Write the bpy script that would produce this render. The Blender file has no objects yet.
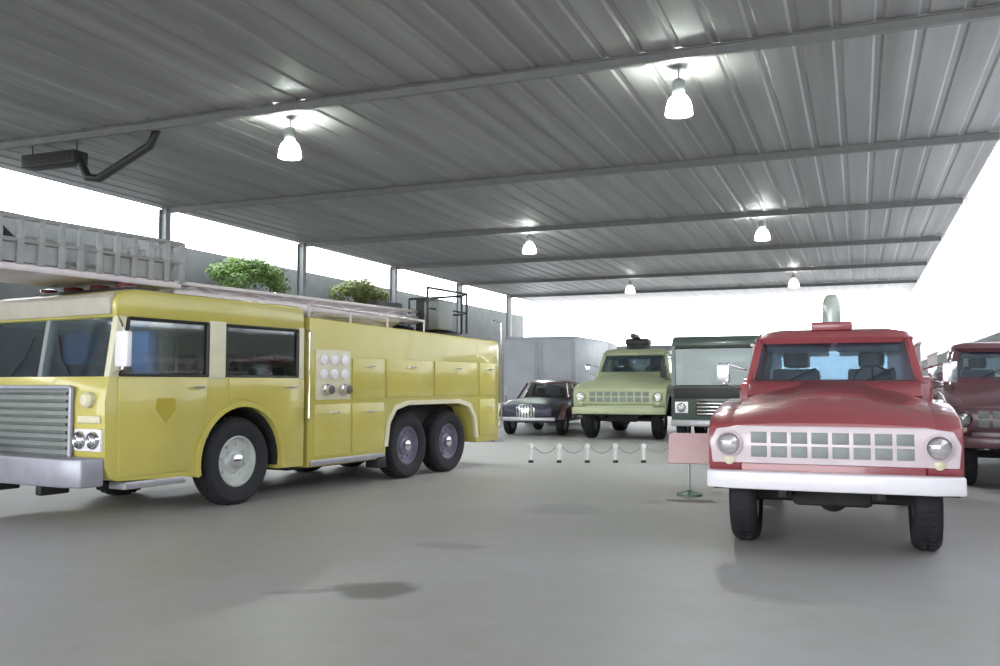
import bpy, bmesh, math, random
from mathutils import Vector, Matrix
R = math.radians
PI = math.pi
SC = bpy.context.scene
COL = SC.collection

# ------------------------------------------------------------------ materials
def mat(name, col, rough=0.5, metal=0.0, vary=0.0, scale=3.0, bump=0.0, coat=0.0, col2=None, spec=0.5):
    m = bpy.data.materials.new(name); m.use_nodes = True
    nt = m.node_tree; b = nt.nodes['Principled BSDF']
    b.inputs['Roughness'].default_value = rough
    b.inputs['Metallic'].default_value = metal
    b.inputs['Coat Weight'].default_value = coat
    b.inputs['Specular IOR Level'].default_value = spec
    c = (*col, 1)
    b.inputs['Base Color'].default_value = c
    tc = nt.nodes.new('ShaderNodeTexCoord')
    nz = nt.nodes.new('ShaderNodeTexNoise'); nz.inputs['Scale'].default_value = scale
    nz.inputs['Detail'].default_value = 5
    nt.links.new(tc.outputs['Object'], nz.inputs['Vector'])
    if vary or col2:
        rp = nt.nodes.new('ShaderNodeValToRGB')
        d = col2 if col2 else tuple(x * (1 - vary) for x in col)
        rp.color_ramp.elements[0].position = 0.35; rp.color_ramp.elements[1].position = 0.65
        rp.color_ramp.elements[0].color = (*d, 1); rp.color_ramp.elements[1].color = c
        nt.links.new(nz.outputs['Fac'], rp.inputs['Fac'])
        nt.links.new(rp.outputs['Color'], b.inputs['Base Color'])
    if bump:
        bp = nt.nodes.new('ShaderNodeBump'); bp.inputs['Strength'].default_value = bump
        bp.inputs['Distance'].default_value = 0.02
        nt.links.new(nz.outputs['Fac'], bp.inputs['Height'])
        nt.links.new(bp.outputs['Normal'], b.inputs['Normal'])
    return m

def glass(name, tint=(0.55, 0.66, 0.7), refl=0.12):
    m = bpy.data.materials.new(name); m.use_nodes = True
    nt = m.node_tree; nt.nodes.clear()
    out = nt.nodes.new('ShaderNodeOutputMaterial'); mix = nt.nodes.new('ShaderNodeMixShader')
    tr = nt.nodes.new('ShaderNodeBsdfTransparent'); gl = nt.nodes.new('ShaderNodeBsdfGlossy')
    tr.inputs['Color'].default_value = (*tint, 1); gl.inputs['Roughness'].default_value = 0.04
    lw = nt.nodes.new('ShaderNodeLayerWeight'); lw.inputs['Blend'].default_value = 0.35
    mp = nt.nodes.new('ShaderNodeMapRange'); mp.inputs['To Min'].default_value = refl
    mp.inputs['To Max'].default_value = 0.9
    nt.links.new(lw.outputs['Fresnel'], mp.inputs['Value'])
    nt.links.new(mp.outputs['Result'], mix.inputs['Fac'])
    nt.links.new(tr.outputs['BSDF'], mix.inputs[1]); nt.links.new(gl.outputs['BSDF'], mix.inputs[2])
    nt.links.new(mix.outputs['Shader'], out.inputs['Surface'])
    return m

def emis(name, col, s):
    m = bpy.data.materials.new(name); m.use_nodes = True
    b = m.node_tree.nodes['Principled BSDF']
    b.inputs['Base Color'].default_value = (*col, 1)
    b.inputs['Emission Color'].default_value = (*col, 1); b.inputs['Emission Strength'].default_value = s
    return m

def translucent(name, col, frac=0.85):
    m = bpy.data.materials.new(name); m.use_nodes = True
    nt = m.node_tree; nt.nodes.clear()
    out = nt.nodes.new('ShaderNodeOutputMaterial'); mix = nt.nodes.new('ShaderNodeMixShader')
    mix.inputs['Fac'].default_value = frac
    df = nt.nodes.new('ShaderNodeBsdfDiffuse'); tl = nt.nodes.new('ShaderNodeBsdfTranslucent')
    tc = nt.nodes.new('ShaderNodeTexCoord'); nz = nt.nodes.new('ShaderNodeTexNoise')
    mpn = nt.nodes.new('ShaderNodeMapping'); mpn.inputs['Scale'].default_value = (1, 0.9, 0.05)
    nt.links.new(tc.outputs['Object'], mpn.inputs['Vector']); nt.links.new(mpn.outputs['Vector'], nz.inputs['Vector'])
    nz.inputs['Scale'].default_value = 1.0
    rp = nt.nodes.new('ShaderNodeValToRGB')
    rp.color_ramp.elements[0].position = 0.35; rp.color_ramp.elements[1].position = 0.6
    rp.color_ramp.elements[0].color = (*[c * 0.72 for c in col], 1); rp.color_ramp.elements[1].color = (*col, 1)
    nt.links.new(nz.outputs['Fac'], rp.inputs['Fac'])
    for s in (df, tl): nt.links.new(rp.outputs['Color'], s.inputs['Color'])
    nt.links.new(df.outputs['BSDF'], mix.inputs[1]); nt.links.new(tl.outputs['BSDF'], mix.inputs[2])
    nt.links.new(mix.outputs['Shader'], out.inputs['Surface'])
    return m

M = {}
M['yellow'] = mat('lime_yellow_paint', (0.57, 0.50, 0.115), 0.3, 0, 0.10, 1.2, 0.0, 0.5)
M['yellow_door'] = mat('lime_yellow_door_paint', (0.60, 0.52, 0.12), 0.28, 0, 0.12, 1.6, 0.0, 0.5)
M['cream'] = mat('cream_paint', (0.74, 0.70, 0.50), 0.4, 0, 0.1, 3)
M['red'] = mat('fire_red_paint', (0.33, 0.075, 0.085), 0.27, 0, 0.12, 1.5, 0, 0.6)
M['maroon'] = mat('maroon_paint', (0.13, 0.05, 0.06), 0.35, 0, 0.2, 1.5, 0, 0.4)
M['pale_green'] = mat('pale_green_paint', (0.50, 0.55, 0.34), 0.4, 0, 0.15, 1.5, 0, 0.3)
M['dark_green'] = mat('dark_green_paint', (0.055, 0.075, 0.068), 0.35, 0, 0.2, 1.5, 0, 0.4)
M['pale_grey'] = mat('pale_grey_paint', (0.50, 0.53, 0.57), 0.45, 0, 0.12, 1.5)
M['car_paint'] = mat('oxblood_paint', (0.13, 0.06, 0.06), 0.3, 0, 0.25, 2, 0, 0.5)
M['navy'] = mat('navy_paint', (0.035, 0.035, 0.07), 0.35, 0, 0.2, 2, 0, 0.4)
M['rubber'] = mat('tyre_rubber', (0.018, 0.018, 0.022), 0.75, 0, 0.3, 8, 0.3)
M['rim'] = mat('painted_steel_rim', (0.60, 0.64, 0.60), 0.4, 0.2, 0.15, 6)
M['rim_dull'] = mat('dull_steel_rim', (0.25, 0.22, 0.30), 0.5, 0.2, 0.2, 6)
M['chrome'] = mat('chrome', (0.80, 0.80, 0.84), 0.16, 1.0, 0.05, 4)
M['white'] = mat('white_enamel', (0.86, 0.83, 0.87), 0.28, 0, 0.04, 4, 0, 0.4)
M['steel'] = mat('brushed_steel', (0.50, 0.50, 0.53), 0.38, 0.7, 0.12, 9)
M['alu'] = mat('aluminium_ladder', (0.66, 0.60, 0.60), 0.42, 0.25, 0.12, 6)
M['grey'] = mat('grey_paint', (0.26, 0.28, 0.27), 0.5, 0.1, 0.15, 4)
M['lattice'] = mat('weathered_alloy', (0.36, 0.36, 0.35), 0.5, 0.2, 0.2, 6)
M['black'] = mat('black_steel', (0.016, 0.016, 0.016), 0.5, 0, 0.2, 5)
M['dark'] = mat('dark_underside', (0.03, 0.03, 0.026), 0.8, 0, 0.3, 5)
M['seat'] = mat('dark_vinyl', (0.12, 0.11, 0.12), 0.6, 0, 0.2, 6, 0.1)
M['seat_blue'] = mat('blue_vinyl', (0.26, 0.42, 0.78), 0.55, 0, 0.2, 6, 0.1)
M['glass'] = glass('window_glass', (0.86, 0.90, 0.90), 0.12)
M['glass_wind'] = glass('windshield_glass', (0.80, 0.92, 1.0), 0.13)
M['glass_pale'] = glass('pale_windshield_glass', (0.8, 0.9, 0.88), 0.0)
M['grille_dark'] = mat('dull_grille', (0.13, 0.145, 0.13), 0.5, 0.2, 0.2, 6)
M['bumper_steel'] = mat('dull_bumper_steel', (0.36, 0.36, 0.41), 0.4, 0.4, 0.15, 5)
M['lens_dark'] = mat('dark_red_lens', (0.13, 0.03, 0.03), 0.2, 0, 0.1, 5, 0, 0.8)
M['grille_white'] = mat('pinkish_white_grille', (0.70, 0.60, 0.63), 0.3, 0, 0.06, 5, 0, 0.4)
M['visor'] = mat('beige_grey_visor', (0.46, 0.43, 0.35), 0.5, 0, 0.1, 5)
M['lens'] = glass('headlamp_lens', (0.95, 0.95, 0.95), 0.3)
M['lens_red'] = mat('red_lens', (0.45, 0.02, 0.02), 0.15, 0, 0.05, 5, 0, 0.8)
M['lens_amber'] = mat('amber_lens', (0.75, 0.30, 0.03), 0.15, 0, 0.05, 5, 0, 0.8)
M['lens_dome'] = mat('clear_green_dome', (0.42, 0.50, 0.42), 0.15, 0, 0.1, 5, 0, 0.8)
M['board'] = mat('pink_board', (0.72, 0.50, 0.50), 0.5, 0, 0.06, 8)
M['base_green'] = mat('green_base', (0.10, 0.17, 0.12), 0.5, 0, 0.2, 8)
M['hose'] = mat('canvas_hose', (0.55, 0.50, 0.40), 0.9, 0, 0.25, 12, 0.3)
M['bulb'] = emis('lit_bulb', (0.93, 1.0, 0.93), 2000.0)
M['refractor'] = translucent('prismatic_acrylic', (0.92, 0.95, 0.92), 0.6)
M['panel'] = translucent('white_fibreglass', (0.44, 0.445, 0.46), 0.9)
M['leaf'] = mat('leaves', (0.13, 0.22, 0.028), 0.6, 0, 0, 1.3, 0, 0, (0.07, 0.13, 0.02))
M['leaf_olive'] = mat('olive_leaves', (0.13, 0.15, 0.025), 0.6, 0, 0, 1.3, 0, 0, (0.07, 0.085, 0.02))
M['bark'] = mat('bark', (0.10, 0.08, 0.06), 0.9, 0, 0.4, 8, 0.4)
M['column'] = mat('galvanised_column', (0.26, 0.27, 0.27), 0.5, 0.3, 0.15, 4)
M['beam'] = mat('grey_roof_steel', (0.17, 0.17, 0.165), 0.6, 0.0, 0.15, 4)
M['wall'] = mat('grey_block_wall', (0.10, 0.105, 0.10), 0.85, 0, 0.2, 1.5, 0.2)
M['wall_low'] = mat('grey_sheet_wall', (0.27, 0.29, 0.28), 0.7, 0, 0.15, 1.2, 0.1)

def ceiling_mat():
    m = mat('corrugated_ceiling', (0.235, 0.235, 0.228), 0.55, 0.0, 0, 1, 0)
    nt = m.node_tree; b = nt.nodes['Principled BSDF']
    tc = nt.nodes.new('ShaderNodeTexCoord'); mp = nt.nodes.new('ShaderNodeMapping')
    mp.inputs['Scale'].default_value = (1.1, 0.05, 1)
    nz = nt.nodes.new('ShaderNodeTexNoise'); nz.inputs['Scale'].default_value = 1.6; nz.inputs['Detail'].default_value = 6
    rp = nt.nodes.new('ShaderNodeValToRGB')
    rp.color_ramp.elements[0].position = 0.3; rp.color_ramp.elements[1].position = 0.7
    rp.color_ramp.elements[0].color = (0.175, 0.172, 0.17, 1); rp.color_ramp.elements[1].color = (0.29, 0.288, 0.283, 1)
    nt.links.new(tc.outputs['Object'], mp.inputs['Vector']); nt.links.new(mp.outputs['Vector'], nz.inputs['Vector'])
    nt.links.new(nz.outputs['Fac'], rp.inputs['Fac']); nt.links.new(rp.outputs['Color'], b.inputs['Base Color'])
    return m
M['ceiling'] = ceiling_mat()

def floor_mat():
    m = bpy.data.materials.new('polished_concrete'); m.use_nodes = True
    nt = m.node_tree; b = nt.nodes['Principled BSDF']; N = nt.nodes.new; K = nt.links.new
    tc = N('ShaderNodeTexCoord')
    n1 = N('ShaderNodeTexNoise'); n1.inputs['Scale'].default_value = 0.35; n1.inputs['Detail'].default_value = 7
    n2 = N('ShaderNodeTexNoise'); n2.inputs['Scale'].default_value = 3.5; n2.inputs['Detail'].default_value = 6
    K(tc.outputs['Object'], n1.inputs['Vector']); K(tc.outputs['Object'], n2.inputs['Vector'])
    rp = N('ShaderNodeValToRGB')
    rp.color_ramp.elements[0].position = 0.35; rp.color_ramp.elements[1].position = 0.68
    rp.color_ramp.elements[0].color = (0.36, 0.35, 0.315, 1); rp.color_ramp.elements[1].color = (0.46, 0.456, 0.472, 1)
    mx = N('ShaderNodeMath'); mx.operation = 'MULTIPLY_ADD'; mx.inputs[1].default_value = 0.25; 
    K(n2.outputs['Fac'], mx.inputs[0])
    s = N('ShaderNodeMath'); s.operation = 'MULTIPLY'; s.inputs[1].default_value = 0.75
    K(n1.outputs['Fac'], s.inputs[0]); K(s.outputs[0], mx.inputs[2])
    K(mx.outputs[0], rp.inputs['Fac'])
    # oil stains: each an ellipse with a ragged edge
    last = rp.outputs['Color']
    for (cx, cy, rx, ry, ang, dark) in ((-3.30, 5.85, 0.36, 0.30, 20, 0.45), (-3.75, 5.62, 0.30, 0.09, 30, 0.7),
                                        (-3.55, 7.7, 0.35, 0.20, 0, 0.8), (-3.3, 10.4, 0.5, 0.55, 0, 0.85),
                                        (-0.55, 6.6, 0.3, 0.12, 0, 0.9), (0.05, 4.3, 0.22, 0.10, 0, 0.9)):
        mp = N('ShaderNodeMapping'); mp.vector_type = 'TEXTURE'
        mp.inputs['Location'].default_value = (cx, cy, 0); mp.inputs['Rotation'].default_value = (0, 0, R(ang))
        mp.inputs['Scale'].default_value = (rx, ry, 1)
        K(tc.outputs['Object'], mp.inputs['Vector'])
        ln = N('ShaderNodeVectorMath'); ln.operation = 'LENGTH'; K(mp.outputs['Vector'], ln.inputs[0])
        ad = N('ShaderNodeMath'); ad.operation = 'MULTIPLY_ADD'; ad.inputs[1].default_value = 0.9
        K(n2.outputs['Fac'], ad.inputs[0]); K(ln.outputs['Value'], ad.inputs[2])
        mr = N('ShaderNodeMapRange'); mr.interpolation_type = 'SMOOTHSTEP'
        mr.inputs['From Min'].default_value = 1.05; mr.inputs['From Max'].default_value = 1.6
        mr.inputs['To Min'].default_value = dark; mr.inputs['To Max'].default_value = 1.0
        K(ad.outputs[0], mr.inputs['Value'])
        mm = N('ShaderNodeMix'); mm.data_type = 'RGBA'; mm.blend_type = 'MULTIPLY'; mm.inputs['Factor'].default_value = 1
        K(last, mm.inputs['A']); K(mr.outputs['Result'], mm.inputs['B'])
        last = mm.outputs['Result']
    K(last, b.inputs['Base Color'])
    rr = N('ShaderNodeMapRange'); rr.inputs['To Min'].default_value = 0.32; rr.inputs['To Max'].default_value = 0.6
    K(n1.outputs['Fac'], rr.inputs['Value']); K(rr.outputs['Result'], b.inputs['Roughness'])
    bp = N('ShaderNodeBump'); bp.inputs['Strength'].default_value = 0.05; bp.inputs['Distance'].default_value = 0.02
    K(n2.outputs['Fac'], bp.inputs['Height']); K(bp.outputs['Normal'], b.inputs['Normal'])
    return m
M['floor'] = floor_mat()

# ------------------------------------------------------------------ mesh building
class MB:
    def __init__(s): s.bm = bmesh.new()
    def _merge(s, b, bevel=0, seg=2, sel=None):
        if bevel:
            bmesh.ops.bevel(b, geom=[e for e in b.edges], offset=bevel, segments=seg, affect='EDGES', profile=0.5, clamp_overlap=True)
        me = bpy.data.meshes.new('t'); b.to_mesh(me); b.free(); s.bm.from_mesh(me); bpy.data.meshes.remove(me)
        return s
    def box(s, x0, x1, y0, y1, z0, z1, bevel=0, rot=None):
        b = bmesh.new(); bmesh.ops.create_cube(b, size=1)
        for v in b.verts:
            v.co = Vector(((x0+x1)/2 + v.co.x*(x1-x0), (y0+y1)/2 + v.co.y*(y1-y0), (z0+z1)/2 + v.co.z*(z1-z0)))
        if rot:
            c = Vector(((x0+x1)/2, (y0+y1)/2, (z0+z1)/2))
            bmesh.ops.rotate(b, verts=b.verts, cent=c, matrix=rot)
        return s._merge(b, bevel)
    def prism(s, pts, a0, a1, axis='y', bevel=0):
        # pts polygon; axis y: (x,z); axis x: (y,z); axis z: (x,y)
        def P(p, a):
            if axis == 'y': return (p[0], a, p[1])
            if axis == 'x': return (a, p[0], p[1])
            return (p[0], p[1], a)
        b = bmesh.new()
        v0 = [b.verts.new(P(p, a0)) for p in pts]; v1 = [b.verts.new(P(p, a1)) for p in pts]
        n = len(pts)
        b.faces.new(v0); b.faces.new(v1[::-1])
        for i in range(n): b.faces.new((v0[i], v0[(i+1) % n], v1[(i+1) % n], v1[i]))
        bmesh.ops.recalc_face_normals(b, faces=b.faces)
        if bevel:
            ed = [e for e in b.edges if len(e.link_faces) == 2 and e.calc_face_angle(0) > 0.6]
            bmesh.ops.bevel(b, geom=ed, offset=bevel, segments=2, affect='EDGES', profile=0.5, clamp_overlap=True)
        return s._merge(b)
    def tube(s, pts, r, n=10, closed=False, caps=True):
        pts = [Vector(p) for p in pts]; b = bmesh.new(); rings = []; m = len(pts)
        for i, p in enumerate(pts):
            if closed: d = pts[(i+1) % m] - pts[i-1]
            else: d = pts[min(i+1, m-1)] - pts[max(i-1, 0)]
            q = d.to_track_quat('Z', 'Y')
            rings.append([b.verts.new(p + q @ Vector((r*math.cos(2*PI*k/n), r*math.sin(2*PI*k/n), 0))) for k in range(n)])
        for i in range(m if closed else m-1):
            A, B = rings[i], rings[(i+1) % m]
            for k in range(n): b.faces.new((A[k], A[(k+1) % n], B[(k+1) % n], B[k]))
        if caps and not closed: b.faces.new(rings[0][::-1]); b.faces.new(rings[-1])
        bmesh.ops.recalc_face_normals(b, faces=b.faces)
        return s._merge(b)
    def lathe(s, prof, c=(0, 0, 0), axis='z', n=32, closed=False):
        # prof: (r, h) along the axis
        b = bmesh.new(); rings = []; c = Vector(c)
        for r, h in prof:
            ring = []
            for k in range(n):
                a = 2*PI*k/n; u, v = r*math.cos(a), r*math.sin(a)
                ring.append(b.verts.new(c + Vector({'z': (u, v, h), 'y': (u, h, v), 'x': (h, u, v)}[axis])))
            rings.append(ring)
        m = len(prof)
        for i in range(m if closed else m-1):
            A, B = rings[i], rings[(i+1) % m]
            for k in range(n): b.faces.new((A[k], A[(k+1) % n], B[(k+1) % n], B[k]))
        if not closed:
            for ring, (r, h) in ((rings[0], prof[0]), (rings[-1], prof[-1])):
                if r > 1e-4 and r < 1e3: b.faces.new(ring)
        bmesh.ops.remove_doubles(b, verts=b.verts, dist=1e-5)
        bmesh.ops.recalc_face_normals(b, faces=b.faces)
        return s._merge(b)
    def shell(s, prof, c, axis='z', n=32):
        b = bmesh.new(); rings = []; c = Vector(c)
        for r, h in prof:
            rings.append([b.verts.new(c + Vector({'z': (r*math.cos(2*PI*k/n), r*math.sin(2*PI*k/n), h)}[axis])) for k in range(n)])
        for i in range(len(prof)-1):
            A, B = rings[i], rings[i+1]
            for k in range(n): b.faces.new((A[k], A[(k+1) % n], B[(k+1) % n], B[k]))
        return s._merge(b)
    def loft(s, secs):
        b = bmesh.new(); rings = [[b.verts.new(p) for p in sec] for sec in secs]; n = len(secs[0])
        for i in range(len(rings)-1):
            for k in range(n): b.faces.new((rings[i][k], rings[i][(k+1) % n], rings[i+1][(k+1) % n], rings[i+1][k]))
        b.faces.new(rings[0]); b.faces.new(rings[-1][::-1])
        bmesh.ops.recalc_face_normals(b, faces=b.faces)
        return s._merge(b)
    def sphere(s, c, r, sc=(1, 1, 1), u=20, v=12):
        b = bmesh.new(); bmesh.ops.create_uvsphere(b, u_segments=u, v_segments=v, radius=r)
        for w in b.verts: w.co = Vector((w.co.x*sc[0]+c[0], w.co.y*sc[1]+c[1], w.co.z*sc[2]+c[2]))
        return s._merge(b)
    def build(s, name, m, parent=None, loc=None, smooth=True, angle=35):
        me = bpy.data.meshes.new(name); s.bm.to_mesh(me); s.bm.free()
        me.materials.append(M[m] if isinstance(m, str) else m)
        if smooth:
            me.shade_smooth(); me.set_sharp_from_angle(angle=R(angle))
        o = bpy.data.objects.new(name, me); COL.objects.link(o)
        if parent: o.parent = parent
        if loc: o.location = loc
        return o

def tag(o, label=None, cat=None, group=None, kind=None):
    if label: o['label'] = label
    if cat: o['category'] = cat
    if group: o['group'] = group
    if kind: o['kind'] = kind
    return o
def thing(name, label, cat, loc, rz=0, group=None, scale=1):
    o = bpy.data.objects.new(name, None); COL.objects.link(o)
    o.location = loc; o.rotation_euler = (0, 0, R(rz)); o.scale = (scale,)*3
    return tag(o, label, cat, group)
def copy_tree(o, parent=None):
    c = o.copy(); COL.objects.link(c)
    if parent: c.parent = parent
    for ch in list(o.children): copy_tree(ch, c)
    return c
def arc(cx, cz, r, a0, a1, n=14):
    return [(cx + r*math.cos(R(a0 + (a1-a0)*i/n)), cz + r*math.sin(R(a0 + (a1-a0)*i/n))) for i in range(n+1)]

# ------------------------------------------------------------------ wheels
def wheel(parent, x, y, r, w, rimmat, out):
    """wheel centred at (x, y, r); out = +1/-1 tells which way the hub faces."""
    h = w/2; o = out
    m = MB(); rr = r*0.60
    m.lathe([(rr, -h*0.8*o), (rr, h*0.75*o), (rr*0.92, h*0.80*o), (rr*0.86, h*0.35*o), (rr*0.50, h*0.30*o), (rr*0.42, h*0.55*o), (0.001, h*0.58*o)], axis='y', n=36)
    for k in range(8):
        a = 2*PI*k/8 + .2
        m.lathe([(0.022, h*0.28*o), (0.022, h*0.46*o), (0.001, h*0.47*o)], (rr*0.64*math.cos(a), 0, rr*0.64*math.sin(a)), 'y', 6)
    wh = m.build('wheel', rimmat, parent, (x, y, r))
    t = MB()
    t.lathe([(rr*0.98, -h*0.86), (rr*1.10, -h), (r*0.90, -h), (r*0.97, -h*0.82), (r, -h*0.55), (r, h*0.55), (r*0.97, h*0.82), (r*0.90, h), (rr*1.10, h), (rr*0.98, h*0.86)], axis='y', n=48, closed=True)
    for k in range(40):   # tread lugs
        a = 2*PI*k/40
        b = Matrix.Rotation(-a, 3, 'Y')
        for sy in (-1, 1):
            t.box(r*math.cos(a)-.012, r*math.cos(a)+.012, sy*h*0.30-h*.2, sy*h*0.30+h*.2, r*math.sin(a)-.02, r*math.sin(a)+.02, 0, b)
    t.build('tyre', 'rubber', wh)
    c = MB(); c.lathe([(rr*0.30, h*0.55*o), (rr*0.28, h*0.9*o), (rr*0.16, h*1.02*o), (0.001, h*1.04*o)], axis='y', n=20)
    c.build('hub', 'chrome', wh)
    return wh

def handle(parent, x, y, z, sgn):
    m = MB(); m.tube([(x-.08, y, z), (x-.08, y+.045*sgn, z), (x+.08, y+.045*sgn, z), (x+.08, y, z)], .012, 8)
    return m.build('handle', 'chrome', parent)

def seats(parent, x, ys, z0, z1, m='seat', sgn=1):
    for y in ys:
        b = MB(); b.box(x-.10, x+.06, y-.26, y+.26, z0-.1, z1-.14, .04).box(x-.07, x+.05, y-.14, y+.14, z1-.12, z1+.06, .04)
        b.box(x-.05, x+.50, y-.26, y+.26, z0-.14, z0-.02, .04)
        b.build('seat', m, parent)
def steering(parent, x, y, z, r=.22):
    m = MB(); pts = []
    for k in range(24):
        a = 2*PI*k/24; pts.append((x - r*math.sin(a)*.55, y + r*math.cos(a), z + r*math.sin(a)*.83))
    m.tube(pts, .014, 8, closed=True)
    for a in (90, 210, 330):
        a = R(a); m.tube([(x, y, z), (x - r*math.sin(a)*.55, y + r*math.cos(a), z + r*math.sin(a)*.83)], .010, 6)
    m.tube([(x, y, z), (x+.3, y, z-.35)], .02, 8)
    return m.build('steering_wheel', 'black', parent)

def headlamp(parent, x, y, z, r, bez='chrome', sub=True):
    m = MB(); m.lathe([(r*1.22, x-.03), (r*1.22, x+.015), (r*1.05, x+.035), (r*1.0, x+.01), (r*.6, x-.06), (0.001, x-.09)], (0, y, z), 'x', 28)
    h = m.build('headlamp', bez, parent)
    l = MB(); l.lathe([(r*1.0, x+.012), (r*.8, x+.035), (r*.4, x+.05), (0.001, x+.055)], (0, y, z), 'x', 24)
    l.build('lens', 'lens', h)
    return h

# ------------------------------------------------------------------ yellow aerial platform truck
def ladder_truck():
    t = thing('ladder_truck', 'lime-yellow aerial ladder fire truck with crew cab and basket over its roof', 'fire truck', (-8.37, 9.36, 0), -98)
    W = 1.225
    # cab lower shell with the front wheel arch
    prof = [(1.80, .50), (1.86, .62), (1.88, 1.30), (1.84, 1.58), (-1.20, 1.58), (-1.20, .40), (-.75, .40)] + \
           arc(-.09, .54, .68, 192, -12, 18)[0:] + [(.61, .42), (1.70, .46)]
    cab = MB().prism(prof, -W, W, 'y', .03).build('cab', 'yellow', t)
    # pillars and rear bulkhead
    for s in (-1, 1):
        m = MB()
        m.prism([(1.84, 1.56), (1.72, 1.56), (1.62, 2.24), (1.74, 2.24)], s*(W-.09), s*W, 'y', .012)
        m.build('pillar', 'cream' if s == 1 else 'yellow', t)
        for (xa, xb) in ((.20, .46), (-1.20, -1.10)):
            MB().box(xa, xb, s*(W-.08), s*W, 1.55, 2.26, .01).build('pillar', 'cream' if s == 1 else 'yellow', t)
    MB().box(-1.21, -1.15, -W+.02, W-.02, 1.5, 2.3, .01).build('bulkhead', 'cream', t)
    MB().prism([(1.825, 1.57), (1.785, 1.57), (1.685, 2.25), (1.725, 2.25)], -.035, .035, 'y').build('windshield_post', 'grey', t)
    roof = MB().prism([(1.76, 2.22), (1.78, 2.40), (1.70, 2.50), (1.50, 2.55), (-1.10, 2.55), (-1.21, 2.50), (-1.21, 2.22)], -W, W, 'y', .05).build('roof', 'yellow', t)
    MB().box(-1.12, 1.62, -W+.12, W-.12, 2.195, 2.225, .01).build('headliner', 'cream', t)
    MB().box(-1.12, 1.66, -W+.10, W-.10, 1.575, 1.60, .005).build('cab_floor', 'cream', t)
    # windshield halves (raked)
    for s in (-1, 1):
        MB().prism([(1.80, 1.58), (1.815, 1.58), (1.715, 2.24), (1.70, 2.24)], s*.05, s*(W-.09), 'y').build('windshield', 'glass_wind', t)
        m = MB(); m.tube([(1.83, s*.55, 1.60), (1.80, s*.35, 1.78), (1.755, s*.22, 2.05)], .010, 6); m.build('wiper', 'black', t)
    MB().prism([(1.73, 2.27), (1.80, 2.25), (1.81, 2.44), (1.74, 2.50)], -W+.06, W-.06, 'y', .015).build('sun_visor', 'visor', t)
    # side doors
    for s in (-1, 1):
        y = s*W
        for (x0, x1, zb, nm) in ((.50, 1.70, .50, 'front'), (-1.06, .16, 1.12, 'crew')):
            m = MB()
            if nm == 'front':
                a = arc(0, .54, .74, 0, 58, 8)
                pr = [(x1, zb), (x1+.04, 1.57), (x0, 1.57), (.50, 1.10)] + [(p[0], p[1]) for p in a[::-1] if p[0] > .5]
                pr = [(x1, zb), (x1+.03, 1.57), (x0, 1.57), (x0, 1.18), (.62, .98), (.74, .72), (.76, zb)]
            else:
                pr = [(x1, 1.30), (x1, 1.57), (x0, 1.57), (x0, .50), (-.76, .50), (-.74, .72), (-.60, 1.02), (-.34, 1.25), (0, 1.33)]
            m.prism(pr, y, y+s*.018, 'y', .006)
            d = m.build('door', 'yellow_door', t)
            handle(d, x0+.16, y+s*.018, 1.46, s)
            # window frame and glass
            f = MB(); fx0, fx1 = (.47, 1.68) if nm == 'front' else (-1.09, .19)
            zt = 2.22
            top1 = fx1-.09 if nm == 'front' else fx1
            for (a, b) in (((fx0, 1.59), (fx1, 1.59)), ((fx1, 1.59), (top1, zt)), ((top1, zt), (fx0, zt)), ((fx0, zt), (fx0, 1.59))):
                f.tube([(a[0], y-s*.02, a[1]), (b[0], y-s*.02, b[1])], .022, 6)
            f.build('window_frame', 'black', d)
            MB().prism([(fx0, 1.59), (fx1, 1.59), (top1, zt), (fx0, zt)], y-s*.045, y-s*.038, 'y').build('window', 'glass', d)
        # shield badge on the front door
        MB().prism([(.98, 1.34), (1.22, 1.34), (1.24, 1.22), (1.10, 1.06), (.96, 1.22)], y+s*.018, y+s*.024, 'y').build('door_badge', mat('gold_badge', (.42, .34, .03), .5), t)
        # mirror
        m = MB(); m.tube([(1.78, y, 1.62), (1.84, y+s*.22, 1.66), (1.84, y+s*.22, 2.10), (1.74, y, 2.24)], .014, 8)
        mi = m.build('mirror', 'chrome', t)
        MB().box(1.80, 1.87, y+s*.12, y+s*.32, 1.68, 2.06, .02).build('mirror_head', 'white', mi)
        # arch lip
        a0 = arc(-.09, .54, .68, -10, 190, 22); a1 = arc(-.09, .54, .745, 190, -10, 22)
        MB().prism(a0 + a1, y-s*.02, y+s*.03, 'y').build('wheel_arch', 'yellow_door', t)
        # step
        MB().box(.80, 1.62, y-s*.25, y+s*.02, .36, .44, .01).build('step', 'steel', t)
    # wheel housing
    a0 = arc(-.09, .54, .675, -8, 188, 20); a1 = arc(-.09, .54, .655, 188, -8, 20)
    MB().prism(a0 + a1, -W+.05, W-.05, 'y').build('wheel_housing', 'dark', t)
    # interior
    seats(t, .95, (.55, -.55), 1.66, 2.28, 'seat_blue'); seats(t, -.95, (.75, 0, -.75), 1.50, 1.86)
    seats(t, .30, (.65, -.65), 1.50, 1.80)
    steering(t, 1.38, .55, 1.74)
    MB().prism([(1.74, 1.57), (1.40, 1.57), (1.46, 1.70), (1.70, 1.72)], -W+.12, W-.12, 'y', .02).build('dashboard', 'seat', t)
    # front grille, headlamps, bumper
    g = MB().box(1.86, 1.90, -.70, .70, .66, 1.46, .012).build('grille', 'grey', t)
    b = MB()
    for k in range(9): b.box(1.895, 1.925, -.64, .64, .70+k*.085, .735+k*.085, .006)
    b.build('grille_bar', 'grille_dark', g)
    b = MB(); fr = [(-.70, .66), (.70, .66), (.70, 1.46), (-.70, 1.46)]
    for i in range(4):
        p, q = fr[i], fr[(i+1) % 4]; b.tube([(1.905, p[0], p[1]), (1.905, q[0], q[1])], .028, 8)
    b.build('grille_frame', 'bumper_steel', g)
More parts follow.
